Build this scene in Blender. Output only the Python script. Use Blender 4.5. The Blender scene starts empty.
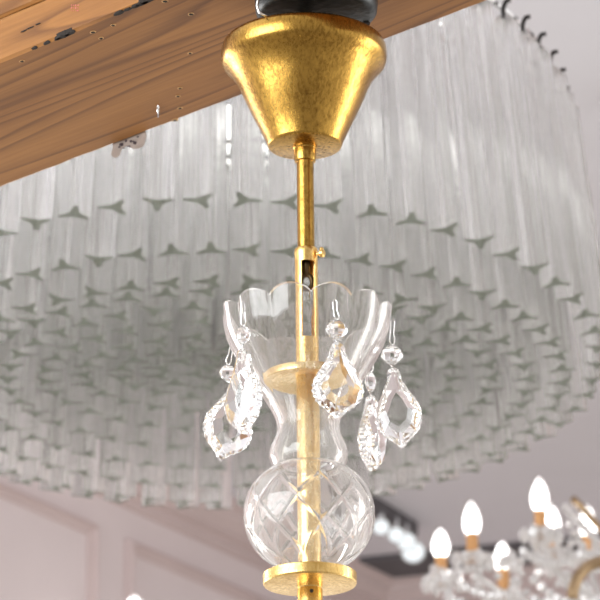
import bpy, bmesh, math, random
from mathutils import Vector, Matrix
random.seed(7)
S = bpy.context.scene
COL = S.collection
PI = math.pi
# ------------------------------------------------------------------ camera
F = 3600.0                       # focal length in pixels of a 600 px frame
PITCH = math.radians(19.7)
ROLL = math.radians(0.62)
CAM = Vector((0, 0, 1.5))
fwd = Vector((0, math.cos(PITCH), math.sin(PITCH)))
r0 = Vector((1, 0, 0)); u0 = r0.cross(fwd)
RT = r0*math.cos(ROLL) - u0*math.sin(ROLL)
UP = u0*math.cos(ROLL) + r0*math.sin(ROLL)
cd = bpy.data.cameras.new('camera'); cam = bpy.data.objects.new('camera', cd); COL.objects.link(cam)
M = Matrix((RT, UP, -fwd)).transposed().to_4x4(); M.translation = CAM
cam.matrix_world = M
cd.sensor_width = 36; cd.lens = F/600*36; cd.clip_start = .05; cd.clip_end = 60
cd.dof.use_dof = True; cd.dof.focus_distance = 2.62; cd.dof.aperture_fstop = 26
S.camera = cam
S.view_settings.view_transform = 'Standard'; S.view_settings.look = 'None'
S.view_settings.exposure = 0.08; S.view_settings.gamma = 1; S.view_settings.use_curve_mapping = False
S.cycles.transparent_max_bounces = 48
S.cycles.max_bounces = 48; S.cycles.transmission_bounces = 46; S.cycles.glossy_bounces = 10; S.cycles.diffuse_bounces = 4
S.cycles.sample_clamp_indirect = 6.0

def ray(px, py): return (fwd*F + RT*(px-300) + UP*(300-py)).normalized()
def atY(px, py, Y):
    d = ray(px, py); return CAM + d*(Y/d.y)
def atZ(px, py, z):
    d = ray(px, py); return CAM + d*((z-CAM.z)/d.z)
def atPlane(px, py, p0, n):
    d = ray(px, py); return CAM + d*((p0-CAM).dot(n)/d.dot(n))
def pxsize(p): return (p-CAM).dot(fwd)/F

# ------------------------------------------------------------------ materials
def lin(c): return tuple(((v/255)/12.92 if v/255 <= .04045 else ((v/255+.055)/1.055)**2.4) for v in c) + (1,)
class MatB:
    def __init__(s, name):
        s.m = bpy.data.materials.new(name); s.m.use_nodes = True
        s.t = s.m.node_tree; s.n = s.t.nodes; s.l = s.t.links
        s.n.clear(); s.out = s.n.new('ShaderNodeOutputMaterial')
    def add(s, typ, **kw):
        n = s.n.new(typ)
        for k, v in kw.items():
            if k in n.inputs: n.inputs[k].default_value = v
            else: setattr(n, k, v)
        return n
    def link(s, a, b): s.l.new(a, b)
    def surf(s, sock): s.link(sock, s.out.inputs['Surface']); return s.m
def principled(name, col, rough=.5, metal=0., spec=.5, noise=None, bump=None, coords='Object'):
    b = MatB(name); p = b.add('ShaderNodeBsdfPrincipled', Roughness=rough, Metallic=metal)
    p.inputs['Specular IOR Level'].default_value = spec
    p.inputs['Base Color'].default_value = col
    tc = b.add('ShaderNodeTexCoord')
    if noise:
        sc, amt = noise
        nz = b.add('ShaderNodeTexNoise', Scale=sc, Detail=6.0); b.link(tc.outputs[coords], nz.inputs['Vector'])
        rp = b.add('ShaderNodeValToRGB')
        rp.color_ramp.elements[0].position = .3; rp.color_ramp.elements[1].position = .7
        rp.color_ramp.elements[0].color = tuple(c*(1-amt) for c in col[:3])+(1,)
        rp.color_ramp.elements[1].color = tuple(min(1, c*(1+amt*.6)) for c in col[:3])+(1,)
        b.link(nz.outputs['Fac'], rp.inputs['Fac']); b.link(rp.outputs['Color'], p.inputs['Base Color'])
    if bump:
        sc, st = bump
        nb = b.add('ShaderNodeTexNoise', Scale=sc, Detail=4.0); b.link(tc.outputs[coords], nb.inputs['Vector'])
        bp = b.add('ShaderNodeBump', Strength=st, Distance=.002); b.link(nb.outputs['Fac'], bp.inputs['Height'])
        b.link(bp.outputs['Normal'], p.inputs['Normal'])
    return b.surf(p.outputs[0])
def glass(name, col=(1, 1, 1, 1), ior=1.5, rough=0.):
    b = MatB(name); g = b.add('ShaderNodeBsdfGlass', IOR=ior, Roughness=rough, Color=col)
    return b.surf(g.outputs[0])
def emit(name, col, st):
    b = MatB(name); e = b.add('ShaderNodeEmission', Color=col, Strength=st); return b.surf(e.outputs[0])
def gold_leaf(name, base, dark, rough=.3):
    b = MatB(name); p = b.add('ShaderNodeBsdfPrincipled', Metallic=1.0, Roughness=rough)
    tc = b.add('ShaderNodeTexCoord')
    n1 = b.add('ShaderNodeTexNoise', Scale=38., Detail=9., Roughness=.7); b.link(tc.outputs['Object'], n1.inputs['Vector'])
    mp = b.add('ShaderNodeMapping'); mp.inputs['Scale'].default_value = (1, 1, .35); b.link(tc.outputs['Object'], mp.inputs['Vector'])
    n2 = b.add('ShaderNodeTexNoise', Scale=420., Detail=5., Roughness=.75); b.link(mp.outputs[0], n2.inputs['Vector'])
    mx = b.add('ShaderNodeMath', operation='MULTIPLY_ADD'); mx.inputs[1].default_value = .38
    b.link(n1.outputs['Fac'], mx.inputs[0]);
    m2 = b.add('ShaderNodeMath', operation='MULTIPLY'); m2.inputs[1].default_value = .62; b.link(n2.outputs['Fac'], m2.inputs[0]); b.link(m2.outputs[0], mx.inputs[2])
    rp = b.add('ShaderNodeValToRGB'); e = rp.color_ramp.elements
    e[0].position = .36; e[0].color = dark; e[1].position = .56; e[1].color = base
    b.link(mx.outputs[0], rp.inputs['Fac']); b.link(rp.outputs['Color'], p.inputs['Base Color'])
    rr = b.add('ShaderNodeMapRange'); rr.inputs['From Min'].default_value = .35; rr.inputs['From Max'].default_value = .65
    rr.inputs['To Min'].default_value = rough+.14; rr.inputs['To Max'].default_value = rough-.06
    b.link(mx.outputs[0], rr.inputs['Value']); b.link(rr.outputs[0], p.inputs['Roughness'])
    bp = b.add('ShaderNodeBump', Strength=.16, Distance=.001); b.link(n2.outputs['Fac'], bp.inputs['Height']); b.link(bp.outputs['Normal'], p.inputs['Normal'])
    return b.surf(p.outputs[0])
def wood(name, light, mid, dark):
    # object axes: x along the beam, y across, z up
    b = MatB(name); p = b.add('ShaderNodeBsdfPrincipled', Roughness=.55)
    p.inputs['Specular IOR Level'].default_value = .35
    tc = b.add('ShaderNodeTexCoord')
    m1 = b.add('ShaderNodeMapping'); m1.inputs['Scale'].default_value = (.42, 8.5, 8.5); b.link(tc.outputs['Object'], m1.inputs['Vector'])
    n1 = b.add('ShaderNodeTexNoise', Scale=1.0, Detail=2., Roughness=.5); b.link(m1.outputs[0], n1.inputs['Vector'])
    k = b.add('ShaderNodeMath', operation='MULTIPLY'); k.inputs[1].default_value = 19.; b.link(n1.outputs['Fac'], k.inputs[0])
    fr = b.add('ShaderNodeMath', operation='FRACT'); b.link(k.outputs[0], fr.inputs[0])
    r1 = b.add('ShaderNodeValToRGB'); e = r1.color_ramp.elements
    e[0].position = 0.; e[0].color = (0, 0, 0, 1); e[1].position = .62; e[1].color = (.25, .25, .25, 1)
    q = e.new(.9); q.color = (1, 1, 1, 1); q = e.new(1.); q.color = (.05, .05, .05, 1)
    b.link(fr.outputs[0], r1.inputs['Fac'])
    m2 = b.add('ShaderNodeMapping'); m2.inputs['Scale'].default_value = (9, 260, 260); b.link(tc.outputs['Object'], m2.inputs['Vector'])
    n2 = b.add('ShaderNodeTexNoise', Scale=1.0, Detail=4., Roughness=.65); b.link(m2.outputs[0], n2.inputs['Vector'])
    m3 = b.add('ShaderNodeMapping'); m3.inputs['Scale'].default_value = (2.2, 11, 11); b.link(tc.outputs['Object'], m3.inputs['Vector'])
    n3 = b.add('ShaderNodeTexNoise', Scale=1.0, Detail=5., Roughness=.6); b.link(m3.outputs[0], n3.inputs['Vector'])
    rl = b.add('ShaderNodeValToRGB'); e = rl.color_ramp.elements
    e[0].position = .3; e[0].color = mid; e[1].position = .68; e[1].color = light; b.link(n3.outputs['Fac'], rl.inputs['Fac'])
    mixa = b.add('ShaderNodeMixRGB', blend_type='MIX'); mixa.inputs['Color2'].default_value = dark
    f1 = b.add('ShaderNodeMath', operation='MULTIPLY'); f1.inputs[1].default_value = .8; b.link(r1.outputs['Color'], f1.inputs[0])
    b.link(f1.outputs[0], mixa.inputs['Fac']); b.link(rl.outputs['Color'], mixa.inputs['Color1'])
    r2 = b.add('ShaderNodeValToRGB'); e = r2.color_ramp.elements
    e[0].position = .3; e[0].color = (.72, .68, .62, 1); e[1].position = .62; e[1].color = (1, 1, 1, 1); b.link(n2.outputs['Fac'], r2.inputs['Fac'])
    mul = b.add('ShaderNodeMixRGB', blend_type='MULTIPLY'); mul.inputs['Fac'].default_value = .75
    b.link(mixa.outputs[0], mul.inputs['Color1']); b.link(r2.outputs['Color'], mul.inputs['Color2'])
    b.link(mul.outputs[0], p.inputs['Base Color'])
    bp = b.add('ShaderNodeBump', Strength=.25, Distance=.0008); b.link(n2.outputs['Fac'], bp.inputs['Height']); b.link(bp.outputs['Normal'], p.inputs['Normal'])
    return b.surf(p.outputs[0])
def prism_side():
    b = MatB('prism_glass')
    tc = b.add('ShaderNodeTexCoord'); mp = b.add('ShaderNodeMapping'); mp.inputs['Scale'].default_value = (330, 330, 3); b.link(tc.outputs['Object'], mp.inputs['Vector'])
    nz = b.add('ShaderNodeTexNoise', Scale=1., Detail=2.); b.link(mp.outputs[0], nz.inputs['Vector'])
    bp = b.add('ShaderNodeBump', Strength=.75, Distance=.0015); b.link(nz.outputs['Fac'], bp.inputs['Height'])
    t = b.add('ShaderNodeBsdfGlass', IOR=1.5, Roughness=.0, Color=(1, 1, 1, 1)); b.link(bp.outputs[0], t.inputs['Normal'])
    d = b.add('ShaderNodeBsdfDiffuse', Color=(.86, .85, .82, 1)); tl = b.add('ShaderNodeBsdfTranslucent', Color=(.86, .85, .82, 1))
    dd = b.add('ShaderNodeMixShader', Fac=.5); b.link(d.outputs[0], dd.inputs[1]); b.link(tl.outputs[0], dd.inputs[2])
    m1 = b.add('ShaderNodeMixShader', Fac=.11); b.link(t.outputs[0], m1.inputs[1]); b.link(dd.outputs[0], m1.inputs[2])
    tp = b.add('ShaderNodeBsdfTransparent'); m2 = b.add('ShaderNodeMixShader', Fac=.05); b.link(m1.outputs[0], m2.inputs[1]); b.link(tp.outputs[0], m2.inputs[2])
    return b.surf(m2.outputs[0])

MT = {}
MT['gold'] = gold_leaf('gold_leaf', (.57, .335, .075, 1), (.19, .095, .018, 1), .21)
MT['warmgold'] = gold_leaf('warm_gold', (.92, .64, .25, 1), (.56, .33, .08, 1), .25)
MT['brass'] = gold_leaf('satin_brass', (1, .80, .45, 1), (.84, .56, .22, 1), .25)
MT['bronze'] = principled('dark_bronze', (.11, .07, .035, 1), .35, 1.)
b = MatB('clear_glass'); g_ = b.add('ShaderNodeBsdfGlass', IOR=1.45, Roughness=0., Color=(1, .995, .99, 1)); d1 = b.add('ShaderNodeBsdfTranslucent', Color=(.95, .93, .92, 1))
m1 = b.add('ShaderNodeMixShader', Fac=.085); b.link(g_.outputs[0], m1.inputs[1]); b.link(d1.outputs[0], m1.inputs[2]); MT['glass'] = b.surf(m1.outputs[0])  # translucent share puts a bright haze into the bowl and globe glass
MT['crystal'] = glass('cut_crystal', (1, 1, 1, 1), 1.56)
MT['chrome'] = principled('chrome_wire', (.82, .82, .83, 1), .18, 1.)
MT['black'] = principled('black_steel', (.03, .033, .034, 1), .38, .6, noise=(90, .6), bump=(160, .25))
MT['hole'] = principled('dark_hole', (.02, .014, .01, 1), .9)
MT['holerim'] = principled('torn_wood_fibre', (.60, .36, .16, 1), .8)
MT['stamp'] = principled('red_stamp_ink', (.45, .13, .10, 1), .8)
MT['wood'] = wood('pine', (.40, .182, .048, 1), (.285, .116, .026, 1), (.14, .052, .012, 1))
MT['woodside'] = wood('sawn_pine', (.72, .46, .25, 1), (.60, .34, .165, 1), (.33, .17, .075, 1))
MT['ceil'] = principled('ceiling_paint', (.78, .78, .83, 1), .9, spec=.1, noise=(3, .03))
MT['wall'] = principled('rose_wall_paint', (.83, .745, .75, 1), .8, spec=.15, noise=(3, .04))
MT['mould'] = principled('rose_moulding_paint', (.70, .59, .58, 1), .6, spec=.25, noise=(5, .04))
MT['shaderail'] = principled('dark_trim_paint', (.12, .115, .125, 1), .7, noise=(8, .1))  # ceiling-edge shade put into the colour; also the rail's own dark grey
MT['prism'] = prism_side()
b = MatB('cut_glass_end'); t1 = b.add('ShaderNodeBsdfGlass', IOR=1.5, Roughness=.25, Color=(.74, .79, .71, 1))
d1 = b.add('ShaderNodeBsdfDiffuse', Color=(.135, .15, .12, 1)); m1 = b.add('ShaderNodeMixShader', Fac=.6)
b.link(t1.outputs[0], m1.inputs[1]); b.link(d1.outputs[0], m1.inputs[2]); MT['prismend'] = b.surf(m1.outputs[0])
MT['iron'] = principled('blackened_iron', (.035, .03, .03, 1), .5, .5)
MT['paper'] = principled('old_paper', (.42, .35, .31, 1), .85, noise=(40, .25))
MT['ink'] = principled('dark_ink', (.08, .06, .07, 1), .8)
MT['core'] = emit('lit_filament_glow', (1, .97, .93, 1), 15.)
b = MatB('bulb_glass'); t1 = b.add('ShaderNodeBsdfTransparent'); d1 = b.add('ShaderNodeBsdfTranslucent', Color=(.95, .95, .96, 1)); g1 = b.add('ShaderNodeBsdfGlossy', Roughness=.08)
m1 = b.add('ShaderNodeMixShader', Fac=.45); b.link(t1.outputs[0], m1.inputs[1]); b.link(d1.outputs[0], m1.inputs[2])
m2 = b.add('ShaderNodeMixShader', Fac=.12); b.link(m1.outputs[0], m2.inputs[1]); b.link(g1.outputs[0], m2.inputs[2]); MT['bulb'] = b.surf(m2.outputs[0])
def bulb_obj(c, r, h, parent):
    g = G(); v, f = lathe_data([(a*r, z*h) for a, z in bulb_prof], 24); g.add([Vector(p)+Vector(c) for p in v], f)
    v, f = lathe_data([(a*r*.74, .06*h+z*h*.74) for a, z in bulb_prof], 20); g.add([Vector(p)+Vector(c) for p in v], f, 1)
    return g.obj('bulb', [MT['bulb'], MT['core']], parent, True)
MT['sleeve'] = principled('amber_candle_sleeve', (.62, .32, .12, 1), .45, noise=(20, .1))
MT['antique'] = principled('antique_brass', (.42, .30, .18, 1), .35, 1.)
MT['lens'] = emit('lit_spot_lens', (.93, .98, 1, 1), 1.1)
MT['spot'] = principled('white_chrome', (.9, .92, .95, 1), .12, .6)
def sparkle():
    b = MatB('crystal_drop_glass')
    g = b.add('ShaderNodeBsdfGlass', IOR=1.55, Roughness=.02); gl = b.add('ShaderNodeBsdfGlossy', Roughness=.05)
    tl = b.add('ShaderNodeBsdfTranslucent', Color=(1, 1, 1, 1))
    m = b.add('ShaderNodeMixShader', Fac=.35); b.link(g.outputs[0], m.inputs[1]); b.link(gl.outputs[0], m.inputs[2])
    m2 = b.add('ShaderNodeMixShader', Fac=.48); b.link(m.outputs[0], m2.inputs[1]); b.link(tl.outputs[0], m2.inputs[2])
    return b.surf(m2.outputs[0])
MT['drop'] = sparkle()

# ------------------------------------------------------------------ helpers
def mesh_obj(name, verts, faces, mats, parent=None, smooth=False, fmat=None):
    me = bpy.data.meshes.new(name); me.from_pydata([tuple(v) for v in verts], [], faces); me.validate()
    for m in (mats if isinstance(mats, list) else [mats]): me.materials.append(m)
    if fmat:
        for p, i in zip(me.polygons, fmat): p.material_index = i
    if smooth:
        for p in me.polygons: p.use_smooth = True
    o = bpy.data.objects.new(name, me); COL.objects.link(o)
    if parent: o.parent = parent
    return o
def thing(name, label, cat, loc=(0, 0, 0), group=None, rot=None):
    o = bpy.data.objects.new(name, None); COL.objects.link(o); o.location = loc; o.empty_display_size = .05
    if rot: o.rotation_euler = rot
    o['label'] = label; o['category'] = cat
    if group: o['group'] = group
    return o
def tag(o, label, cat, group=None):
    o['label'] = label; o['category'] = cat
    if group: o['group'] = group
    return o
def struct(o, label=None):
    o['kind'] = 'structure'
    if label: o['label'] = label; o['category'] = o.name.split('_')[0]
    return o
class G:
    def __init__(s): s.v = []; s.f = []; s.m = []
    def add(s, verts, faces, mi=0):
        b = len(s.v); s.v += [Vector(v) for v in verts]
        s.f += [tuple(i+b for i in f) for f in faces]; s.m += [mi]*len(faces); return s
    def obj(s, name, mats, parent=None, smooth=False): return mesh_obj(name, s.v, s.f, mats, parent, smooth, s.m)
def lathe_data(prof, seg=64, c=(0, 0)):
    """prof: list of (r, z); r=0 ends are closed to a point"""
    v = []; f = []; rings = []
    for r, z in prof:
        if r < 1e-7: rings.append([len(v)]); v.append((c[0], c[1], z))
        else:
            b = len(v); rings.append(list(range(b, b+seg)))
            for i in range(seg):
                a = 2*PI*i/seg; v.append((c[0]+r*math.cos(a), c[1]+r*math.sin(a), z))
    for A, B in zip(rings, rings[1:]):
        if len(A) == 1 and len(B) == 1: continue
        for i in range(seg):
            j = (i+1) % seg
            if len(A) == 1: f.append((A[0], B[j], B[i]))
            elif len(B) == 1: f.append((A[i], A[j], B[0]))
            else: f.append((A[i], A[j], B[j], B[i]))
    return v, f
def fix_normals(o):
    bm = bmesh.new(); bm.from_mesh(o.data); bmesh.ops.recalc_face_normals(bm, faces=bm.faces); bm.to_mesh(o.data); bm.free(); return o
def autosmooth(o, deg=40):
    bm = bmesh.new(); bm.from_mesh(o.data)
    for e in bm.edges:
        if len(e.link_faces) == 2 and e.calc_face_angle(0) > math.radians(deg): e.smooth = False
    for f in bm.faces: f.smooth = True
    bm.to_mesh(o.data); bm.free(); return o
def tube_data(pts, r, seg=10, closed=False):
    pts = [Vector(p) for p in pts]; n = len(pts); v = []; f = []
    prev = None
    for i, p in enumerate(pts):
        a = pts[(i-1) % n] if (closed or i > 0) else p; b = pts[(i+1) % n] if (closed or i < n-1) else p
        t = (b-a).normalized()
        if prev is None:
            ref = Vector((0, 0, 1)) if abs(t.z) < .9 else Vector((1, 0, 0)); x = t.cross(ref).normalized()
        else: x = (prev - t*prev.dot(t)).normalized()
        prev = x; y = t.cross(x); rr = r[i] if isinstance(r, (list, tuple)) else r
        for k in range(seg):
            q = 2*PI*k/seg; v.append(p + x*math.cos(q)*rr + y*math.sin(q)*rr)
    for i in range(n if closed else n-1):
        j = (i+1) % n
        for k in range(seg):
            l = (k+1) % seg; f.append((i*seg+k, i*seg+l, j*seg+l, j*seg+k))
    if not closed:
        f.append(tuple(range(seg))[::-1]); f.append(tuple((n-1)*seg+k for k in range(seg)))
    return v, f
def box_data(x0, x1, y0, y1, z0, z1):
    v = [(x, y, z) for z in (z0, z1) for y in (y0, y1) for x in (x0, x1)]
    return v, [(0, 2, 3, 1), (4, 5, 7, 6), (0, 1, 5, 4), (2, 6, 7, 3), (0, 4, 6, 2), (1, 3, 7, 5)]
def ico_data(c, sx, sy=None, sz=None, sub=1):
    bm = bmesh.new(); bmesh.ops.create_icosphere(bm, subdivisions=sub, radius=1)
    sy = sy or sx; sz = sz or sx
    v = [Vector((p.co.x*sx, p.co.y*sy, p.co.z*sz))+Vector(c) for p in bm.verts]; f = [tuple(q.index for q in p.verts) for p in bm.faces]
    bm.free(); return v, f

# ------------------------------------------------------------------ room shell
ZC = 4.0
corner = atZ(378, 584, ZC)
wl = (corner - atZ(250, 524, ZC)); wl.z = 0; wl.normalize()          # left wall runs along wl towards the corner
nl = Vector((wl.y, -wl.x, 0))                                        # its face normal, into the room
wb = (atZ(430, 579, ZC) - corner); wb.z = 0; wb.normalize()
nb = Vector((wb.y, -wb.x, 0))
if nb.y > 0: nb = -nb
if nl.x < 0: nl = -nl
def slab(name, p, d, n, length, z0, z1, th, mat):
    a = p; b = p + d*length; v = []
    for z in (z0, z1):
        for q in (a, b, b - n*th, a - n*th): v.append((q.x, q.y, z))
    o = mesh_obj(name, v, [(0, 1, 2, 3), (4, 7, 6, 5), (0, 4, 5, 1), (1, 5, 6, 2), (2, 6, 7, 3), (3, 7, 4, 0)], mat)
    return fix_normals(o)
wall_left = struct(slab('wall_left', corner, -wl, nl, 7.0, 2.2, ZC, .15, MT['wall']))
wall_back = struct(slab('wall_back', corner, wb, nb, 6.0, 2.2, ZC, .15, MT['wall']))
v, f = box_data(-5, 6, 1.6, 11.5, ZC, ZC+.12)
ceiling = struct(mesh_obj('ceiling', v, f, MT['ceil']))
# cornice along both walls: stepped profile (out from wall, down from ceiling)
def cornice(name, p, d, n, length, prof, mat, zt=ZC):
    v = []; f = []; k = len(prof)
    for q in (p, p + d*length):
        for o_, dn in prof: w = q + n*o_; v.append((w.x, w.y, zt - dn))
    for i in range(k):
        j = (i+1) % k; f.append((i, j, k+j, k+i))
    f.append(tuple(range(k))); f.append(tuple(range(k, 2*k)))
    return fix_normals(mesh_obj(name, v, f, mat))
PR = [(0, 0), (.085, 0), (.085, .018), (.07, .024), (.062, .045), (.04, .062), (.04, .072), (.018, .078), (.018, .098), (.006, .104), (0, .104)]
struct(cornice('trim_1', corner, -wl, nl, 7.0, PR, MT['mould']))
struct(cornice('trim_2', corner, wb, nb, 6.0, PR, MT['mould']))
# flat dark strip painting the shade where ceiling and back wall meet
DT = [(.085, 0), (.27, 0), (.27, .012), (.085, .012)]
struct(cornice('shade_strip', corner, wb, nb, 6.0, DT, MT['shaderail']))
# panel mouldings on the left wall
def wall_pt(px, py): return atPlane(px, py, corner, nl)
def s_of(p): return (p-corner).dot(-wl)
ztop = sum(wall_pt(*q).z for q in ((60, 516), (150, 545), (220, 581)))/3
def panel(name, s0, s1, z0, z1, w=.028):
    g = G()
    def P(s, z, o): q = corner - wl*s + nl*o; return (q.x, q.y, z)
    loops = []
    for ins, o in ((0, .0), (.004, .018), (w*.45, .022), (w*.55, .010), (w, .008), (w, 0)):
        loops.append([P(s0+ins, z0+ins, o), P(s1-ins, z0+ins, o), P(s1-ins, z1-ins, o), P(s0+ins, z1-ins, o)])
    v = [p for l in loops for p in l]; f = []
    for i in range(len(loops)-1):
        for k in range(4): l = (k+1) % 4; f.append((i*4+k, i*4+l, i*4+4+l, i*4+4+k))
    o = mesh_obj(name, v, f, MT['mould'], wall_left); return fix_normals(o)
sA = s_of(wall_pt(93, 560)); sB = s_of(wall_pt(124, 560))
gap = abs(sA-sB); wid = 1.1
for k in range(-1, 4):
    s0 = sA + k*(wid+gap); panel('panel_moulding', max(.06, s0), s0+wid, 2.3, ztop)

# ------------------------------------------------------------------ gold and glass pendant (foreground)
Y0 = 2.47
axis = atY(307.6, 378, Y0); AX = (axis.x, axis.y)
def zof(py):
    # height on the lamp axis seen at image row py
    lo, hi = 0., 5.
    for _ in range(60):
        m = (lo+hi)/2; d = Vector((AX[0], AX[1], m))-CAM; y = 300 - F*d.dot(UP)/d.dot(fwd)
        if y > py: lo = m
        else: hi = m
    return lo
def rz(py, a): z = zof(py); return (a*pxsize(Vector((AX[0], AX[1], z))), z)
Z0 = zof(44)
lamp = thing('pendant_chandelier', 'gold and clear glass chandelier stem with hanging crystals, hung under the wooden beam', 'chandelier', (AX[0], AX[1], Z0))
def loc_prof(pts): return [(r, z-Z0) for r, z in (rz(y, a) for y, a in pts)]
def lathe(name, pts, mat, parent, seg=64, sm=40):
    v, f = lathe_data(loc_prof(pts), seg); o = mesh_obj(name, v, f, mat, parent); fix_normals(o); autosmooth(o, sm); return o
canopy = lathe('canopy', [(147, 0), (147, 35), (146.4, 36.7), (144.5, 37.6), (141, 38.6), (123, 47.5), (108, 55), (97, 60.2), (89, 63.6), (82, 66.9), (76, 70.4), (71, 74.2), (67.5, 77.6), (65, 80.2), (62.5, 82), (59, 82.8), (53, 82.9), (49, 82.3), (46, 80.8), (44, 78), (44, 0)], MT['gold'], lamp, 96, 50)
lathe('collar', [(146, 0), (146, 12.2), (149, 12.2), (150, 11.2), (158, 11.2), (161.5, 10.6), (162, 9.4), (162, 0)], MT['gold'], lamp, 40)
lathe('rod', [(158, 0), (158, 8.4), (254, 8.6), (254, 0)], MT['gold'], lamp, 40)
# hook sleeve: solid cap ring, a tube with two windows, solid foot
def pxr(py): return pxsize(Vector((AX[0], AX[1], zof(py))))
g = G()
v, f = lathe_data(loc_prof([(249, 8.2), (249, 10.8), (250, 11.6), (254, 11.9), (255, 11.5), (263.5, 11.5), (263.5, 9.3), (250, 8.0)]), 48); g.add(v, f)
a0 = math.radians(-78)       # window faces the camera, a little to the right
for s in (0, 1):
    lo = a0 + math.radians(38) + s*PI; hi = a0 + math.radians(142) + s*PI
    n = 14; vv = []; ff = []
    z1 = zof(263)-Z0; z2 = zof(340)-Z0; R = 11.5*pxr(300); r = 9.2*pxr(300)
    for i in range(n+1):
        a = lo+(hi-lo)*i/n
        for rr, z in ((R, z1), (r, z1), (r, z2), (R, z2)): vv.append((rr*math.cos(a), rr*math.sin(a), z))
    for i in range(n):
        for k in range(4): l = (k+1) % 4; ff.append((i*4+k, i*4+l, i*4+4+l, i*4+4+k))
    ff += [(0, 1, 2, 3), (n*4, n*4+1, n*4+2, n*4+3)]; g.add(vv, ff)
v, f = lathe_data(loc_prof([(339, 0), (339, 11.5), (366, 11.5), (366, 0)]), 48); g.add(v, f)
sl = g.obj('hook_sleeve', MT['warmgold'], lamp); fix_normals(sl); autosmooth(sl, 35)
# thumb screw
p = 1*pxr(255); z = zof(256)-Z0
g = G(); a = math.radians(-25); dx = Vector((math.cos(a), math.sin(a), 0))
v, f = tube_data([dx*p*10.5+Vector((0, 0, z)), dx*p*16+Vector((0, 0, z))], p*1.7, 10); g.add(v, f)
v, f = tube_data([dx*p*15+Vector((0, 0, z)), dx*p*16+Vector((0, 0, z)), dx*p*19+Vector((0, 0, z)), dx*p*20+Vector((0, 0, z))], [p*3.2, p*4.2, p*4.2, p*3], 12); g.add(v, f)
v, f = ico_data(dx*p*17+Vector((0, 0, z+p*4.5)), p*2.2, sub=2); g.add(v, f)
ts = g.obj('thumb_screw', MT['warmgold'], sl); autosmooth(ts)
# hook inside the sleeve
cz = zof(283)-Z0; q = pxr(283)
pts = [Vector((q*5.6*math.sin(t), -q*2, cz + q*8*math.cos(t))) for t in [2*PI*i/28 for i in range(28)]]
v, f = tube_data(pts, q*2.4, 10, True); hk = mesh_obj('hook', v, f, MT['bronze'], lamp, True)
v, f = tube_data([(0, 0, zof(252)-Z0), (0, -q, zof(277)-Z0)], q*4, 12); mesh_obj('hook_shank', v, f, MT['bronze'], hk, True)
# middle dish, stem, bottom disc, lower sleeve
lathe('dish', [(371, 0), (373.5, 40), (374.5, 43.2), (376, 43.8), (381, 43.8), (382, 43), (381, 40), (380.4, 36), (380.8, 35), (379.4, 30), (379.8, 29), (378, 22), (378.2, 21), (377, 14), (377, 0)], MT['brass'], lamp, 72, 25)
lathe('stem', [(374, 0), (374, 10.6), (376, 11.6), (583, 11.8), (583, 0)], MT['brass'], lamp, 48)
lathe('bottom_disc', [(573.5, 0), (573.5, 45.5), (574.5, 47), (583.5, 47), (584.8, 46.2), (585.3, 44), (585.3, 0)], MT['warmgold'], lamp, 80, 30)
g = G(); v, f = lathe_data(loc_prof([(584, 0), (584, 12.5), (588, 12.8), (589, 12), (590, 12.6), (632, 12.6), (640, 10), (641, 0)]), 48); g.add(v, f)
hz = zof(594)-Z0; p = pxr(594)
v, f = tube_data([(p*1.5, -p*12.9, hz), (p*1.5, -p*11.4, hz)], p*1.9, 12); g.add(v, f, 1)
ls = g.obj('lower_sleeve', [MT['warmgold'], MT['hole']], lamp); fix_normals(ls); autosmooth(ls)
# scalloped glass bowl
OUT = [(312, 84), (322, 83), (335, 80.5), (346, 76), (357, 70), (368, 63), (380, 55.5), (391, 48), (402, 41), (412, 35.5), (420, 32.3), (427, 31.4), (434, 32.6), (441, 35.4), (448, 38.4), (454, 39.6), (460, 39), (466, 36.6), (470, 34)]
seg = 240; TH = .0032; NS = 12; ph0 = math.radians(-87)
po = loc_prof(OUT); zr = po[0][1]
v = []; f = []; nr = len(po)
def bowl_r(r, t, th):
    w = abs(math.sin(NS*.5*(th-ph0)))            # 0 at the cusps between lobes
    return r*(1 + (.065*(w-.55))*t)
lob = 8.5*pxr(312)
for side in (0, 1):
    for i, (r, z) in enumerate(po):
        t = max(0, 1-i/9.)
        for k in range(seg):
            th = 2*PI*k/seg; w = abs(math.sin(NS*.5*(th-ph0)))
            zz = z + lob*(w**.7 - .75)*(t**3)
            rr = bowl_r(r, t, th) - (TH if side else 0)
            if side and i == 0: zz -= .0003
            v.append((rr*math.cos(th), rr*math.sin(th), zz))
for side in (0, 1):
    b = side*nr*seg
    for i in range(nr-1):
        for k in range(seg):
            l = (k+1) % seg; f.append((b+i*seg+k, b+i*seg+l, b+i*seg+seg+l, b+i*seg+seg+k))
for i in (0, nr-1):
    for k in range(seg):
        l = (k+1) % seg; f.append((i*seg+k, i*seg+l, (nr+i)*seg+l, (nr+i)*seg+k))
bowl = fix_normals(mesh_obj('glass_bowl', v, f, MT['glass'], lamp)); autosmooth(bowl, 60)
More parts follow.
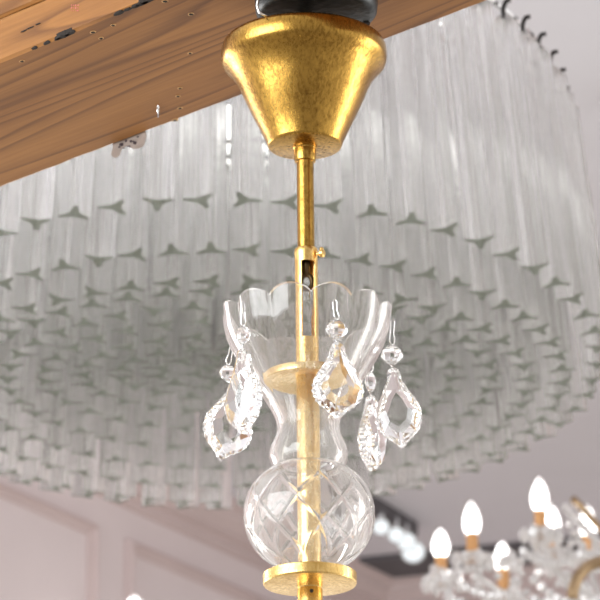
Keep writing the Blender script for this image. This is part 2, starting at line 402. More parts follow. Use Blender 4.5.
# cut glass globe
yc, ra = 514, 65.8; P0 = pxr(yc)
zc_ = zof(yc)-Z0; Rg = ra*P0
zb, zt = zof(574)-Z0, zof(466)-Z0
nv = 72; seg = 300; v = []; f = []
for side in (0, 1):
    for i in range(nv+1):
        z = zt + (zb-zt)*i/nv
        t = (z-zc_)/(Rg*.93 if z < zc_ else Rg*.86); t = max(-.98, min(.98, t))
        r = Rg*math.sqrt(1-abs(t)**2.15) if abs(t) < 1 else 0
        if not side:
            for k in range(seg):
                th = 2*PI*k/seg; d = 0
                vv = (i/nv-.18)/.74
                if 0 < vv < 1:
                    env = min(1, vv/.06, (1-vv)/.06)
                    for sgn in (1, -1):
                        u = (th*9/(2*PI) + sgn*vv*1.5) % 1; u = min(u, 1-u)/9*2*PI*r
                        d = max(d, env*max(0, 1-u/.0017))
                    # short star cuts in the middle of every second diamond
                v.append(((r-d*.0008)*math.cos(th), (r-d*.0008)*math.sin(th), z))
        else:
            for k in range(seg): th = 2*PI*k/seg; v.append(((r-.0026)*math.cos(th), (r-.0026)*math.sin(th), z))
for side in (0, 1):
    b = side*(nv+1)*seg
    for i in range(nv):
        for k in range(seg):
            l = (k+1) % seg; f.append((b+i*seg+k, b+i*seg+l, b+i*seg+seg+l, b+i*seg+seg+k))
for i in (0, nv):
    for k in range(seg):
        l = (k+1) % seg; f.append((i*seg+k, i*seg+l, (nv+1+i)*seg+l, (nv+1+i)*seg+k))
globe = fix_normals(mesh_obj('glass_globe', v, f, MT['glass'], lamp)); autosmooth(globe, 28)

# crystal pendants on the bowl rim
OUTL = [(0, 1.0), (.10, .97), (.14, .91), (.14, .85), (.20, .785), (.26, .715), (.325, .645), (.40, .575), (.455, .505), (.49, .43), (.50, .355), (.475, .285), (.42, .22), (.34, .165), (.25, .12), (.165, .08), (.085, .03), (0, 0)]
def pendant_mesh(wd, ht, th):
    """baroque kite: scalloped rim, sloping facets, flat table; hangs from the origin (top)"""
    right = []
    for i, (x, y) in enumerate(OUTL):
        right.append((x, y))
        if 3 <= i < len(OUTL)-2:
            x2, y2 = OUTL[i+1]; right.append(((x+x2)/2*.94, (y+y2)/2+.008))
    outl = right + [(-x, y) for x, y in reversed(right[1:-1])]
    n = len(outl); cx, cy = 0, .42
    v = []; f = []
    def P(x, y, z): return (x*wd, z*th, (y-1)*ht)
    def ring(s, z, smooth):
        b = len(v)
        for (x, y) in outl:
            if smooth: pass
            v.append(P(cx+(x-cx)*s, cy+(y-cy)*s, z))
        return b
    e0 = ring(1, -.16, 0); e1 = ring(1, .16, 0)
    mid = [(0, .93), (.17, .72), (.415, .40), (.32, .19), (0, .06), (-.32, .19), (-.415, .40), (-.17, .72)]
    tab = [(0, .70), (.10, .62), (.24, .44), (.17, .30), (0, .22), (-.17, .30), (-.24, .44), (-.10, .62)]
    nt_ = len(mid)
    def near(x, y): return min(range(nt_), key=lambda k: (mid[k][0]-x)**2+(mid[k][1]-y)**2)
    idx = []
    for sz in (-1, 1):
        m = len(v); v.extend(P(x, y, .30*sz) for x, y in mid); t = len(v); v.extend(P(x, y, .5*sz) for x, y in tab); idx.append((m, t))
    for i in range(n):
        j = (i+1) % n; f.append((e0+i, e0+j, e1+j, e1+i))
        for base, (m, t) in zip((e0, e1), idx):
            a, c = near(*outl[i]), near(*outl[j])
            f.append((base+i, base+j, m+a) if a == c else (base+i, base+j, m+c, m+a))
    for m, t in idx:
        for k in range(nt_): l = (k+1) % nt_; f.append((m+k, m+l, t+l, t+k))
        f.append(tuple(t+k for k in range(nt_)))
    return v, f
def rot_z(v, a, o):
    c, s = math.cos(a), math.sin(a); return [Vector((x*c-y*s, x*s+y*c, z))+Vector(o) for x, y, z in v]
#        top x,y  bottom y  width  bead(x,y,rx,rz)  hook(x,y)  near(-)/far(+)  yaw
PEND = [
    ('A', (237, 381), 462, 53, (228, 373, 9, 9), (233, 344), .020, math.radians(28), .20),
    ('B', (243, 349), 433, 50, (243, 335, 8, 10), (244, 305), -.040, math.radians(-48), 0),
    ('C', (337, 343), 417, 53, (336.5, 330, 11, 11), (335, 302), -.062, math.radians(12), 0),
    ('D', (393, 368), 447, 48, (392, 355, 11, 11), (393, 322), -.004, math.radians(-8), -.09),
    ('E', (371, 396), 470, 46, (370.5, 382, 6.5, 11), (371, 336), .040, math.radians(62), 0)]
def ax_pt(px, py, dy): return atY(px, py, Y0+dy) - Vector((AX[0], AX[1], Z0))
for nm, top, yb, w, bead, hook, dy, yaw, lean in PEND:
    T = ax_pt(top[0], top[1], dy); q = pxsize(T+Vector((AX[0], AX[1], Z0))); ht = (yb-top[1])*q/math.cos(PITCH)
    v, f = pendant_mesh(w*q, ht, .016)
    if lean: v = [(x*math.cos(lean)+z*math.sin(lean), y, -x*math.sin(lean)+z*math.cos(lean)) for x, y, z in v]
    v = rot_z(v, yaw, T)
    pe = fix_normals(mesh_obj('crystal_pendant', v, f, MT['crystal'], lamp))
    B = ax_pt(bead[0], bead[1], dy)
    bm_v, bm_f = lathe_data([(0, 1), (.42, .86), (.82, .5), (1, .08), (1, -.08), (.82, -.5), (.42, -.86), (0, -1)], 8)
    bm_v = [(x*bead[2]*q, y*bead[2]*q*.8, z*bead[3]*q) for x, y, z in bm_v]
    bm_v = rot_z([(x, y, z) for x, y, z in bm_v], yaw*.4, B)
    fix_normals(mesh_obj('bead', bm_v, bm_f, MT['crystal'], pe))
    H = ax_pt(hook[0], hook[1], dy); g = G()
    up = Vector((0, 0, 1))
    Bt = B + up*bead[3]*q
    side = Vector((1, 0, 0))*q
    pts = [Bt - up*q*2, Bt + up*q*1 + side*2, Bt + up*q*4 + side*3, (Bt+H)/2 + side*1.5, H + side*2, H + up*q*3.5, H - side*2.5, (Bt+H)/2 - side*2, Bt + up*q*4 - side*2, Bt - up*q]
    v, f = tube_data(pts, q*.65, 8); g.add(v, f)
    v, f = tube_data([B - up*(bead[3]*q) + up*q*2, B - up*bead[3]*q - side, T + side*1.2 - up*q*3, T - up*q*4.5, T - side*1.5 - up*q*2, B - up*bead[3]*q + side*.5], q*.6, 8); g.add(v, f)
    g.obj('wire_hook', MT['chrome'], pe, True)

# ------------------------------------------------------------------ beam and the bracket under it
Pz = pxr(44)
ZBR = Z0 + 24*Pz                  # underside of the black bracket
ZB = ZBR + 32*Pz                  # underside of the beam
Bf0 = atZ(0, 188, ZB); Bf1 = atZ(490, 0, ZB); Bn0 = atZ(0, 63, ZB); Bn1 = atZ(146, 0, ZB)
bd = (Bf1-Bf0); bd.z = 0; bd.normalize(); bn = Vector((-bd.y, bd.x, 0))      # across, away from camera
if bn.y < 0: bn = -bn
half = abs(((Bf0+Bf1)/2 - (Bn0+Bn1)/2).dot(bn))/2
ctr = (Bf0+Bf1)/2 - bn*half; ctr = ctr - bd*((ctr-Vector((AX[0], AX[1], ZB))).dot(bd)); ctr.z = ZB
beam = bpy.data.objects.new('wooden_beam', None); COL.objects.link(beam)
beam.location = ctr; beam.rotation_euler = (0, 0, math.atan2(bd.y, bd.x)); beam['kind'] = 'structure'; beam['label'] = 'old pine beam with nail holes crossing overhead'; beam['category'] = 'beam'
def to_beam(p): d = p-ctr; return Vector((d.dot(bd), d.dot(bn), d.z))
hb = pxsize(Bn0)*46/math.cos(PITCH)
def board(name, y0, y1, z0, z1, mat, bev=.0022):
    g = G(); n = 160; L = 1.7; prof = [(y0, z0+bev), (y0+bev, z0), (y1-bev, z0), (y1, z0+bev), (y1, z1-bev), (y1-bev, z1), (y0+bev, z1), (y0, z1-bev)]
    v = []; f = []; k = len(prof)
    for i in range(n+1):
        x = -L+2*L*i/n
        w = [random.uniform(-.0006, .0006) for _ in range(4)]
        for a, (y, z) in enumerate(prof): v.append((x, y+w[a//2], z+(w[(a+1)//2 % 4] if a in (0, 3) else 0)))
    for i in range(n):
        for a in range(k): b = (a+1) % k; f.append((i*k+a, i*k+b, i*k+k+b, i*k+k+a))
    f += [tuple(range(k)), tuple(range(n*k, n*k+k))]
    return g.add(v, f)
# lower board with nail holes, chipped edge and red stamp set into its faces
g = board('board', -half, half, 0, hb, None)
def disc(c, nrm, r, mi, seg=12, sx=1, th=.0005):
    nrm = Vector(nrm); x = nrm.orthogonal().normalized(); y = nrm.cross(x)
    if abs(nrm.z) > .5: x, y = Vector((1, 0, 0)), Vector((0, 1, 0))
    if abs(nrm.y) > .9: x, y = Vector((1, 0, 0)), Vector((0, 0, 1))
    v = []
    for h in (-.003, th):
        for k in range(seg): a = 2*PI*k/seg; v.append(Vector(c)+x*math.cos(a)*r*sx*random.uniform(.85, 1.15)+y*math.sin(a)*r*random.uniform(.85, 1.15)+nrm*h)
    f = [tuple(range(seg, 2*seg))] + [(k, (k+1) % seg, seg+(k+1) % seg, seg+k) for k in range(seg)]
    g.add(v, f, mi)
dn = (0, 0, -1); q = .00073
for (x, y, r) in [(22, 61, 1.6), (93, 32, 1.9), (113, 25, 1.6), (165, 1, 2.0), (191, 14, 2.0), (180, 88, 1.4), (178, 96, 1.6), (180, 108, 1.6), (190, 53, 1.4), (175, 120, 2.0), (101, 38, 1.6), (250, 72, 1.5)]:
    p = to_beam(atZ(x, y, ZB)); disc(p, dn, (r+.5)*q*1.25, 2, th=.0003, sx=1.35); disc(p, dn, r*q*1.15, 1, th=.0006)
# dark chips along the near lower edge
for (x, y, r) in [(140, 3, 3), (134, 6, 2.4), (118, 13, 2.6), (70, 34, 2.4), (64, 37, 2.8), (48, 44, 1.6), (58, 39, 1.8), (126, 9, 1.8), (147, 1, 2.6), (36, 49, 1.4)]:
    p = to_beam(atZ(x, y, ZB)); p.y = -half+.0015; p.z = .001; disc(p + Vector((random.uniform(-.004, .004), 0, 0)), (0, -.7071, -.7071), r*q*1.0, 1, th=.0012, sx=.7); disc(p, dn, r*q, 1, th=.0012, sx=random.uniform(2.5, 4))
sd = (0, -1, 0)
sideN = -bn; sp0 = ctr - bn*half
def on_side(x, y): return to_beam(atPlane(x, y, sp0, sideN))
for k in range(12):
    p = on_side(75+(k % 4-1.5)*2.2+random.uniform(-.4, .4), 8+(k//4-1)*2.6); disc(p, sd, random.uniform(.7, 1.1)*q, 3, th=.0004, sx=random.choice((.6, 1.4)))
for (x, y, l) in [(24, 31, 6), (30, 28, 8), (38, 24, 5)]:
    disc(on_side(x, y), sd, .8*q, 1, 14, sx=l, th=.0004)
lower = g.obj('board', [MT['wood'], MT['hole'], MT['holerim'], MT['stamp']], beam); fix_normals(lower)
g = board('board', -half+.001, half-.001, hb+.0012, hb+.10, None); ub = fix_normals(g.obj('board', [MT['wood']], beam))
# black bracket
bp = atZ(316.5, 17, ZBR); br = 61.5*pxsize(bp)
brk = thing('ceiling_bracket', 'round black metal bracket between the gold canopy and the beam', 'bracket', (bp.x, bp.y, ZBR))
H = ZB-ZBR
v, f = lathe_data([(0, 0), (br*.86, 0), (br*.93, .0008), (br*.985, .004), (br, .009), (br, H-.002), (br*1.0, H), (0, H)], 72); o = mesh_obj('plate', v, f, MT['black'], brk); fix_normals(o); autosmooth(o)
p = atZ(371, 17, ZBR) - Vector((bp.x, bp.y, ZBR))
for ang in (math.radians(18), PI*.62):
    c = Vector((math.cos(ang), math.sin(ang), 0))*br*.86; v, f = lathe_data([(0, -.001), (.0026, -.001), (.0026, .001), (0, .001)], 16, (c.x, c.y)); fix_normals(mesh_obj('screw_hole', v, f, MT['hole'], brk))
# short threaded link joining bracket and canopy
v, f = tube_data([(AX[0], AX[1], Z0-.001), (AX[0], AX[1], ZB)], .006, 16); o = mesh_obj('threaded_link', v, f, MT['black'], lamp, True); o.parent = lamp
o.matrix_parent_inverse = Matrix.Translation((-AX[0], -AX[1], -Z0))
# clear wire loop beside the bracket
w0 = [(262, -12), (258, -2), (257, 6), (259, 12), (263, 14.5), (267, 16), (270, 21)]
pts = [atY(x, y, bp.y-br-.004) for x, y in w0[:-2]] + [atZ(267, 16, Z0+.001), atZ(274, 17, Z0+.0008)]
tag(mesh_obj('wire_loop', *tube_data(pts, .0009, 8), MT['chrome'], None, True), 'thin clear wire curling down beside the black bracket above the gold canopy', 'wire')
# staple and paper scrap on the beam
sp = atZ(158, 110, ZB); g = G(); dl = (atZ(158, 115, ZB)-atZ(158, 105.5, ZB))/2
g.add(*tube_data([sp-dl+Vector((0, 0, .003)), sp-dl-Vector((0, 0, .0016)), sp+dl-Vector((0, 0, .0016)), sp+dl+Vector((0, 0, .003))], .0010, 8))
tag(g.obj('staple', MT['chrome'], None, True), 'small bright metal staple driven into the underside of the beam', 'staple')
e = half; x0 = to_beam(atZ(111, 145, ZB)).x; x1 = to_beam(atZ(146, 133, ZB)).x
g = G(); nx, nz = 14, 6; v = []; f = []
for sgn in (0, 1):
    for i in range(nx+1):
        for j in range(nz+1):
            u = i/nx; w = j/nz
            L = (.013 + .003*math.sin(u*9+1))*(1 if .05 < u < .95 else .85)
            loc = Vector((x0+(x1-x0)*u, e+.0008+.0015*math.sin(u*17+w*5)*w+sgn*.0004, .004 - (L)*w))
            v.append(ctr + bd*loc.x + bn*loc.y + Vector((0, 0, loc.z)))
N = (nx+1)*(nz+1)
for sgn in (0, 1):
    for i in range(nx):
        for j in range(nz): a = sgn*N+i*(nz+1)+j; f.append((a, a+1, a+nz+2, a+nz+1))
g.add(v, f)
ip = thing('paper_scrap', 'crumpled scrap of paper with dark smudges on the far lower edge of the beam', 'paper')
o = g.obj('sheet', MT['paper'], ip, True); fix_normals(o)
g = G()
for k in range(9):
    loc = Vector((x0+(x1-x0)*(.22+.07*k), e+.0006, -.004+.0030*math.sin(k*2.6)))
    c = ctr + bd*loc.x + bn*loc.y + Vector((0, 0, loc.z)); g.add(*ico_data(c, .0013+.0012*(k % 3 == 1), .0012, .0006+.0009*(k % 2), 1))
g.obj('smudge', MT['ink'], ip)

# ------------------------------------------------------------------ big prism chandelier
DC = 4.1
cx0 = atY(230, 380, DC).x
def elev_z(py, Y): return atY(230, py, Y).z
#  half width px, near y, far y, count
RINGS = [(367, 202, 510, 60), (331, 251, 503, 60), (297, 281, 486, 50), (260, 291, 468, 44), (222, 306, 449, 37), (184, 321, 430, 30), (147, 336, 412, 24), (110, 347, 398, 18), (73, 357, 388, 12), (36, 366, 380, 6)]
LEN = .318; FL = .07
ring_geo = []
for a, yn, yf, n in RINGS:
    dn_ = ray(230, yn); df_ = ray(230, yf); tn = dn_.z/dn_.y; tf = df_.z/df_.y
    ry = DC*(tn-tf)/(tn+tf); z = CAM.z + tn*(DC-ry)
    dist = Vector((cx0, DC, z-CAM.z)).dot(fwd)/F
    ring_geo.append((a*dist, ry, z, n))
ztop_ = max(g_[2] for g_ in ring_geo)+LEN
big = thing('prism_chandelier', 'large round tiered chandelier of hanging clear glass prisms behind the gold canopy', 'chandelier', (cx0, DC, ztop_))
def prism_mesh(L, R):
    out = []
    for k in range(3):
        a = 2*PI*k/3
        for da, rr in ((-.13, 1.0), (.0, 1.05), (.13, 1.0), (.36, .60), (PI/3, .36), (2*PI/3-.36, .60)): out.append((R*rr*math.cos(a+da), R*rr*math.sin(a+da)))
    n = len(out); v = [(x, y, -L) for x, y in out] + [(x*.96, y*.96, -.012) for x, y in out] + [(x*.4, y*.4, 0) for x, y in out]
    f = []; m = []
    f.append(tuple(range(n))[::-1]); m.append(1)
    for l in (0, 1):
        for i in range(n): j = (i+1) % n; f.append((l*n+i, l*n+j, l*n+n+j, l*n+n+i)); m.append(0)
    f.append(tuple(2*n+i for i in range(n))); m.append(0)
    return v, f, m
PR_R = .0185
pv, pf, pm = prism_mesh(LEN, PR_R)
proto = mesh_obj('prism', pv, pf, [MT['prism'], MT['prismend']], big, fmat=pm)
hv, hf = tube_data([(0, 0, -.004), (.0, 0, .006), (.002, .0, .013), (.006, 0, .018), (.011, 0, .017)], .0028, 8)
hproto = mesh_obj('prism_hook', hv, hf, MT['iron'], proto, True)
slots = []
for ri, (rx, ry, z, n) in enumerate(ring_geo):
    ph = random.uniform(0, 1)
    for k in range(n):
        t = 2*PI*(k+ph)/n
        x, y = rx*math.cos(t), ry*math.sin(t)
        ln_ = LEN if ri < 3 else LEN*.55
        top = Vector((x*(1-FL*ln_/LEN), y*(1-FL*ln_/LEN), z+ln_-ztop_)); bot = Vector((x, y, z-ztop_))
        slots.append((ri, t, top, bot, random.choice((0, PI/3, PI/2, PI, -PI/2, PI/6))+random.uniform(-.15, .15)))
def weight(s):
    ri, t = s[0], s[1]
    return (0 if ri == 0 else 10*ri) + (math.sin(t)+1)*(2 if ri == 0 else 5)
slots.sort(key=weight)
rest = G(); used = 0
for i, (ri, t, top, bot, spin) in enumerate(slots):
    zax = (top-bot).normalized(); q_ = Vector((0, 0, 1)).rotation_difference(zax)
    mat = Matrix.Translation(top) @ q_.to_matrix().to_4x4() @ Matrix.Rotation(spin, 4, 'Z')
    hook_rot = Matrix.Rotation(t - spin, 4, 'Z')
    if i < 100:
        if i == 0: o, h = proto, hproto
        else:
            o = proto.copy(); COL.objects.link(o); o.parent = big; h = hproto.copy(); COL.objects.link(h); h.parent = o
        o.matrix_local = mat; h.matrix_local = hook_rot
    else:
        k_ = (top-bot).length/LEN; b = len(rest.v); rest.v += [mat @ Vector((p[0], p[1], p[2]*k_)) for p in pv]; rest.f += [tuple(j+b for j in ff) for ff in pf]; rest.m += pm
        b = len(rest.v); rest.v += [mat @ hook_rot @ Vector(p) for p in hv]; rest.f += [tuple(j+b for j in ff) for ff in hf]; rest.m += [2]*len(hf)
ro = rest.obj('inner_prisms', [MT['prism'], MT['prismend'], MT['iron']], big); ro['kind'] = 'stuff'; ro['label'] = 'dense inner tiers of hanging glass prisms'
# frame: one thin ring per tier, cross bars, rod to the ceiling
g = G()
for ri, (rx, ry, z, n) in enumerate(ring_geo):
    z -= 0 if ri < 3 else LEN*.45
    pts = [Vector((rx*(1-FL)*.985*math.cos(2*PI*k/72), ry*(1-FL)*.985*math.sin(2*PI*k/72), z+LEN-ztop_+.017)) for k in range(72)]
    g.add(*tube_data(pts, .0035, 6, True))
zs = [z+LEN*(1 if i < 3 else .55)-ztop_+.017 for i, (_, _, z, _) in enumerate(ring_geo)]
for a in range(4):
    t = a*PI/2+.4
    pts = [Vector((rx*(1-FL)*.985*math.cos(t), ry*(1-FL)*.985*math.sin(t), zz)) for (rx, ry, z, n), zz in zip(ring_geo, zs)] + [Vector((0, 0, zs[-1]))]
    g.add(*tube_data(pts, .006, 6))
g.obj('frame', MT['chrome'], big)
g = G(); zp = zs[3]+.035; v = []
rx, ry = ring_geo[3][0]*.98, ring_geo[3][1]*.98
for zz, sc_ in ((zp, 1), (zp+.02, 1)): v += [Vector((rx*sc_*math.cos(2*PI*k/64), ry*sc_*math.sin(2*PI*k/64), zz)) for k in range(64)]
g.add(v, [tuple(range(64))[::-1]], 1); g.add(v, [tuple(range(64, 128))] + [(k, (k+1) % 64, 64+(k+1) % 64, 64+k) for k in range(64)], 0)
g.obj('light_panel', [MT['chrome'], emit('fill_panel_glow', (1, .985, .95, 1), 1.85)], big)  # added glowing disc, brightens the inner prisms from above
v, f = tube_data([(0, 0, zs[-1]-.01), (0, 0, ZC-ztop_-.03)], .008, 12); rod = mesh_obj('suspension_rod', v, f, MT['antique'], big, True)
v, f = lathe_data([(.008, ZC-ztop_-.05), (.05, ZC-ztop_-.035), (.06, ZC-ztop_-.01), (.06, ZC-ztop_), (0, ZC-ztop_)], 32); mesh_obj('ceiling_cap', v, f, MT['antique'], rod, True)

# ------------------------------------------------------------------ candle chandelier at lower right
YC = 5.9
cc = atY(648, 585, YC)
cand = thing('candle_chandelier', 'crystal chandelier with lit candle bulbs at the lower right', 'chandelier', tuple(cc))
U = pxsize(cc)
def cl(px, py, dy=0): return atY(px, py, YC+dy) - cc
def lathe_at(prof, c, seg=20): v, f = lathe_data([(r, z) for r, z in prof], seg); return [Vector(p)+Vector(c) for p in v], f
g = G(); g.add(*lathe_at([(0, -60*U), (6*U, -58*U), (14*U, -46*U), (6*U, -34*U), (5*U, -20*U), (16*U, -6*U), (18*U, 4*U), (7*U, 16*U), (4*U, 40*U), (10*U, 56*U), (4*U, 70*U), (3*U, 120*U), (3*U, (ZC-cc.z)-.05), (10*U, (ZC-cc.z)-.03), (11*U, ZC-cc.z), (0, ZC-cc.z)], (0, 0, 0)))
fo = g.obj('body', MT['antique'], cand); fix_normals(fo); autosmooth(fo)
#  bulb centre px, bulb base y, depth offset, sleeve height px
CAND = [(441, 528, 557, .06, 15), (472, 501, 534, -.16, 16), (503, 541, 570, .17, 20), (540, 477, 511, -.22, 15), (552, 504, 535, .05, 12), (588, 505, 536, .2, 14), (501, 590, 612, -.25, 16), (566, 570, 603, -.32, 18)]
CAND = CAND[:6]
bulb_prof = [(0, 1), (.10, .965), (.22, .86), (.36, .68), (.46, .47), (.48, .30), (.42, .12), (.34, 0), (0, 0)]
drops = []
for (x, yt, yb, dy, sh) in CAND:
    b = cl(x, yb, dy); u = pxsize(b+cc); hgt = (yb-yt)*u/math.cos(PITCH)
    sh *= 1.5; s0 = b - Vector((0, 0, sh*u))
    start = Vector((0, 0, -8*U)); d = Vector((s0.x, s0.y, 0)); c1 = start + d*.35 - Vector((0, 0, 40*U)); c2 = s0*1.0 - Vector((0, 0, 46*U)); c2.x *= .96; c2.y *= .96
    pts = []
    for i in range(19):
        t = i/18; pts.append(start*(1-t)**3 + c1*3*t*(1-t)**2 + c2*3*t*t*(1-t) + (s0-Vector((0, 0, 5*U)))*t**3)
    arm = mesh_obj('arm', *tube_data(pts, 3.2*U, 10), MT['drop'], cand, True)
    v, f = lathe_at([(5*u, -7*u), (8*u, -6*u), (15*u, -3*u), (19*u, 1*u), (18*u, 2*u), (10*u, -1*u), (0, -2*u)], s0, 24); mesh_obj('drip_pan', v, f, MT['drop'], arm, True)
    v, f = lathe_at([(0, -5*u), (6*u, -5*u), (6*u, sh*u-.0), (0, sh*u)], s0, 20); o = mesh_obj('candle_sleeve', v, f, MT['sleeve'], arm); fix_normals(o); autosmooth(o)
    bulb_obj(b, 19*u, hgt, arm)
    for k in range(8):
        a = 2*PI*k/8+.3; drops.append((s0 + Vector((18*u*math.cos(a), 18*u*math.sin(a), -4*u)), u*random.uniform(4.4, 6.2), True))
# swags and free strings of beads
def swag(p, q_, sag, n, r):
    for i in range(n):
        t = (i+.5)/n; c = p*(1-t)+q_*t - Vector((0, 0, sag*4*t*(1-t))); drops.append((c, r, False))
crown = Vector((0, 0, 62*U))
for (x, yt, yb, dy, sh) in CAND: swag(crown, cl(x, yb+sh+4, dy), 18*U, 9, 4.2*U)
swag(cl(563, 505, -.1), cl(604, 548, -.15), 0, 8, 5*U)
swag(cl(568, 520, -.1), cl(600, 572, -.15), 6*U, 8, 4.4*U)
swag(cl(520, 548, -.25), cl(585, 552, -.25), 14*U, 9, 5*U)
swag(cl(455, 580, -.05), cl(520, 590, -.25), 10*U, 8, 5*U)
swag(cl(430, 566, .06), cl(480, 560, -.16), 10*U, 6, 5*U)
swag(cl(530, 575, -.3), cl(600, 600, -.3), 14*U, 9, 5*U)
for k in range(26): drops.append((cl(random.uniform(428, 600), random.uniform(560, 604), random.uniform(-.25, .2)), U*random.uniform(4.5, 7.5), random.random() < .5))
drops = drops[:]
random.shuffle(drops)
dv, df = lathe_data([(0, 1), (.6, .75), (1, .1), (.9, -.3), (.5, -.8), (0, -1)], 7)
dproto = mesh_obj('crystal_drop', dv, df, MT['drop'], cand)
drops.sort(key=lambda d: -d[1]); small = G()
for i, (c, r, longd) in enumerate(drops):
    if i < 100:
        o = dproto if i == 0 else dproto.copy()
        if i: COL.objects.link(o); o.parent = cand
        o.location = c; o.scale = (r, r, r*(1.7 if longd else 1.0)); o.rotation_euler = (0, 0, random.uniform(0, 3))
    else: small.add([Vector(p)*r+c for p in dv], df)
if small.v: so = small.obj('crystal_beads', MT['drop'], cand); so['kind'] = 'stuff'
# curved brass scroll of the frame at the right edge
sc = [cl(572, 603, -.2), cl(573, 590, -.2), cl(578, 577, -.2), cl(587, 567, -.2), cl(598, 562, -.2), cl(612, 562, -.2)]
mesh_obj('scroll', *tube_data(sc, 6*U, 10), MT['antique'], cand, True)
sc = [cl(572, 498, -.05), cl(580, 505, -.05), cl(590, 517, -.05), cl(602, 530, -.05), cl(615, 548, -.05)]
mesh_obj('scroll', *tube_data(sc, 3.6*U, 10), MT['antique'], cand, True)

# ------------------------------------------------------------------ spotlight rail on the far ceiling
ra_, rb_ = atZ(352, 494, ZC-.02), atZ(412, 531, ZC-.02)
rail = thing('spotlight_rail', 'dark ceiling rail with four round white spotlights beside the glass globe', 'spotlights', tuple(ra_))
d = (rb_-ra_); dnm = d.normalized(); pn = Vector((-dnm.y, dnm.x, 0))
v = []
for q_ in (Vector((0, 0, 0)), d):
    for o_, zz in ((-.016, .02), (-.016, -.015), (.016, -.015), (.016, .02)): v.append(q_ + pn*o_ + Vector((0, 0, zz)))
fix_normals(mesh_obj('rail', v, [(0, 1, 2, 3), (4, 5, 6, 7), (0, 1, 5, 4), (1, 2, 6, 5), (2, 3, 7, 6), (3, 0, 4, 7)], MT['shaderail'], rail))
u = pxsize(ra_)
for x, y, s in ((381, 525, 9), (396, 533, 9), (406, 539, 10.5), (413, 549, 13)):
    c = atZ(x, y, ZC-.06) - ra_; r = s*u; g = G()
    v, f = lathe_data([(0, .35), (.55, .35), (.8, .1), (1, -.5), (1.0, -.62), (.86, -.62), (.72, -.2), (0, -.05)], 24)
    R = Matrix.Rotation(-.9, 3, 'X'); g.add([R @ (Vector(p)*r)+c for p in v], f)
    h = g.obj('spotlight_head', MT['spot'], rail); fix_normals(h); autosmooth(h)
    v, f = lathe_data([(0, -.45), (.88, -.45), (.88, -.52), (0, -.52)], 24); mesh_obj('lens', [R @ (Vector(p)*r)+c for p in v], f, MT['lens'], h)
    mesh_obj('spotlight_stalk', *tube_data([c+Vector((0, 0, r*.3)), Vector((c.x, c.y, .0))], .008, 8), MT['spot'], h, True)

# ------------------------------------------------------------------ bulb tip at the lower left edge
bb = atPlane(134, 624, corner + nl*.2, nl); u = pxsize(bb)
ln = thing('wall_sconce', 'lit candle bulb of a sconce on the panelled wall, only its tip in view', 'lamp', tuple(bb))
bulb_obj((0, 0, 0), 24*u, 30*u, ln)
v, f = lathe_data([(0, -26*u), (8*u, -26*u), (8*u, .5*u), (0, .5*u)], 20); o = mesh_obj('candle_sleeve', v, f, MT['sleeve'], ln); fix_normals(o)
v, f = lathe_data([(0, -32*u), (9*u, -31*u), (18*u, -26*u), (17*u, -25*u), (0, -26*u)], 20); mesh_obj('drip_pan', v, f, MT['antique'], ln, True)
pts = [Vector((0, 0, -30*u)), Vector((0, 0, -44*u)), Vector((0, 0, -60*u)) - nl*.05, Vector((0, 0, -66*u)) - nl*.12, Vector((0, 0, -62*u)) - nl*.2]
mesh_obj('arm', *tube_data(pts, .007, 10), MT['antique'], ln, True)
c = Vector((0, 0, -62*u)) - nl*.2; v, f = tube_data([c, c+nl*.012, c+nl*.02], [.05, .05, .02], 24); mesh_obj('wall_plate', v, f, MT['antique'], ln)

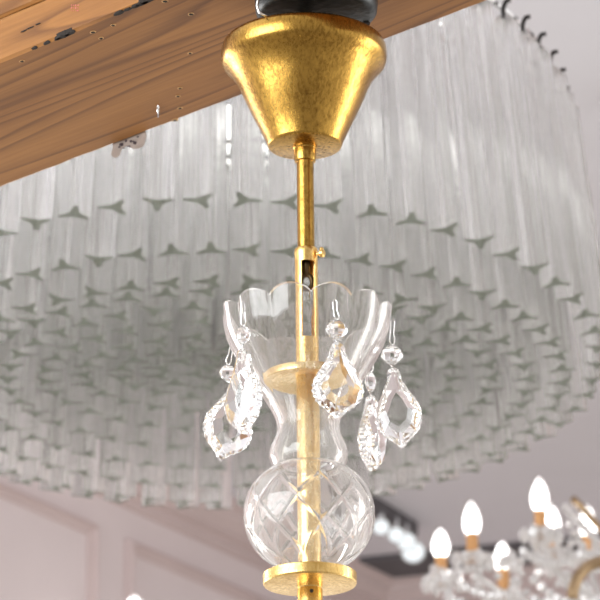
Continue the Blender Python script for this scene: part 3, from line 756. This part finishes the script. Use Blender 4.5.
# ------------------------------------------------------------------ light
W = bpy.data.worlds.new('World'); S.world = W; W.use_nodes = True
nt = W.node_tree; nt.nodes.clear()
wo = nt.nodes.new('ShaderNodeOutputWorld'); bg = nt.nodes.new('ShaderNodeBackground'); nt.links.new(bg.outputs[0], wo.inputs[0])
tc = nt.nodes.new('ShaderNodeTexCoord'); sx = nt.nodes.new('ShaderNodeSeparateXYZ'); nt.links.new(tc.outputs['Generated'], sx.inputs[0])
rp = nt.nodes.new('ShaderNodeValToRGB'); mr = nt.nodes.new('ShaderNodeMapRange')
mr.inputs['From Min'].default_value = -1; mr.inputs['From Max'].default_value = 1; nt.links.new(sx.outputs['Y'], mr.inputs['Value']); nt.links.new(mr.outputs[0], rp.inputs['Fac'])
e = rp.color_ramp.elements; e[0].position = .0; e[0].color = (.36, .33, .30, 1); e[1].position = .45; e[1].color = (1, .98, .96, 1)
q = e.new(.18); q.color = (.66, .63, .60, 1)
rz_ = nt.nodes.new('ShaderNodeValToRGB'); mz = nt.nodes.new('ShaderNodeMapRange'); mz.inputs['From Min'].default_value = -1; mz.inputs['From Max'].default_value = 1
nt.links.new(sx.outputs['Z'], mz.inputs['Value']); nt.links.new(mz.outputs[0], rz_.inputs['Fac'])
ez = rz_.color_ramp.elements; ez[0].position = .12; ez[0].color = (.40, .365, .33, 1); ez[1].position = .50; ez[1].color = (1, 1, 1, 1)
mm = nt.nodes.new('ShaderNodeMixRGB'); mm.blend_type = 'MULTIPLY'; mm.inputs['Fac'].default_value = 1
nt.links.new(rp.outputs[0], mm.inputs['Color1']); nt.links.new(rz_.outputs[0], mm.inputs['Color2']); nt.links.new(mm.outputs[0], bg.inputs[0]); bg.inputs[1].default_value = 1.3
def area(name, loc, target, sx, sy, power, col=(1, 1, 1)):
    l = bpy.data.lights.new(name, 'AREA'); l.shape = 'RECTANGLE'; l.size = sx; l.size_y = sy; l.energy = power; l.color = col
    o = bpy.data.objects.new(name, l); COL.objects.link(o); o.location = loc
    o.rotation_euler = (Vector(target)-Vector(loc)).to_track_quat('-Z', 'Y').to_euler(); return o
area('window_light_left', (-2.1, 4.4, 2.2), (0, 2.5, 2.5), .7, 2.0, 45, (1, .98, .96))
area('window_light_front', (-2.6, .5, 2.75), (0, 2.7, 2.75), 3.0, 2.2, 150, (.93, .97, 1))  # added light that lifts the near side face of the beam
area('window_light_right', (2.8, 3.2, 2.0), (0, 2.5, 2.5), .9, 2.2, 45, (1, .98, .95))
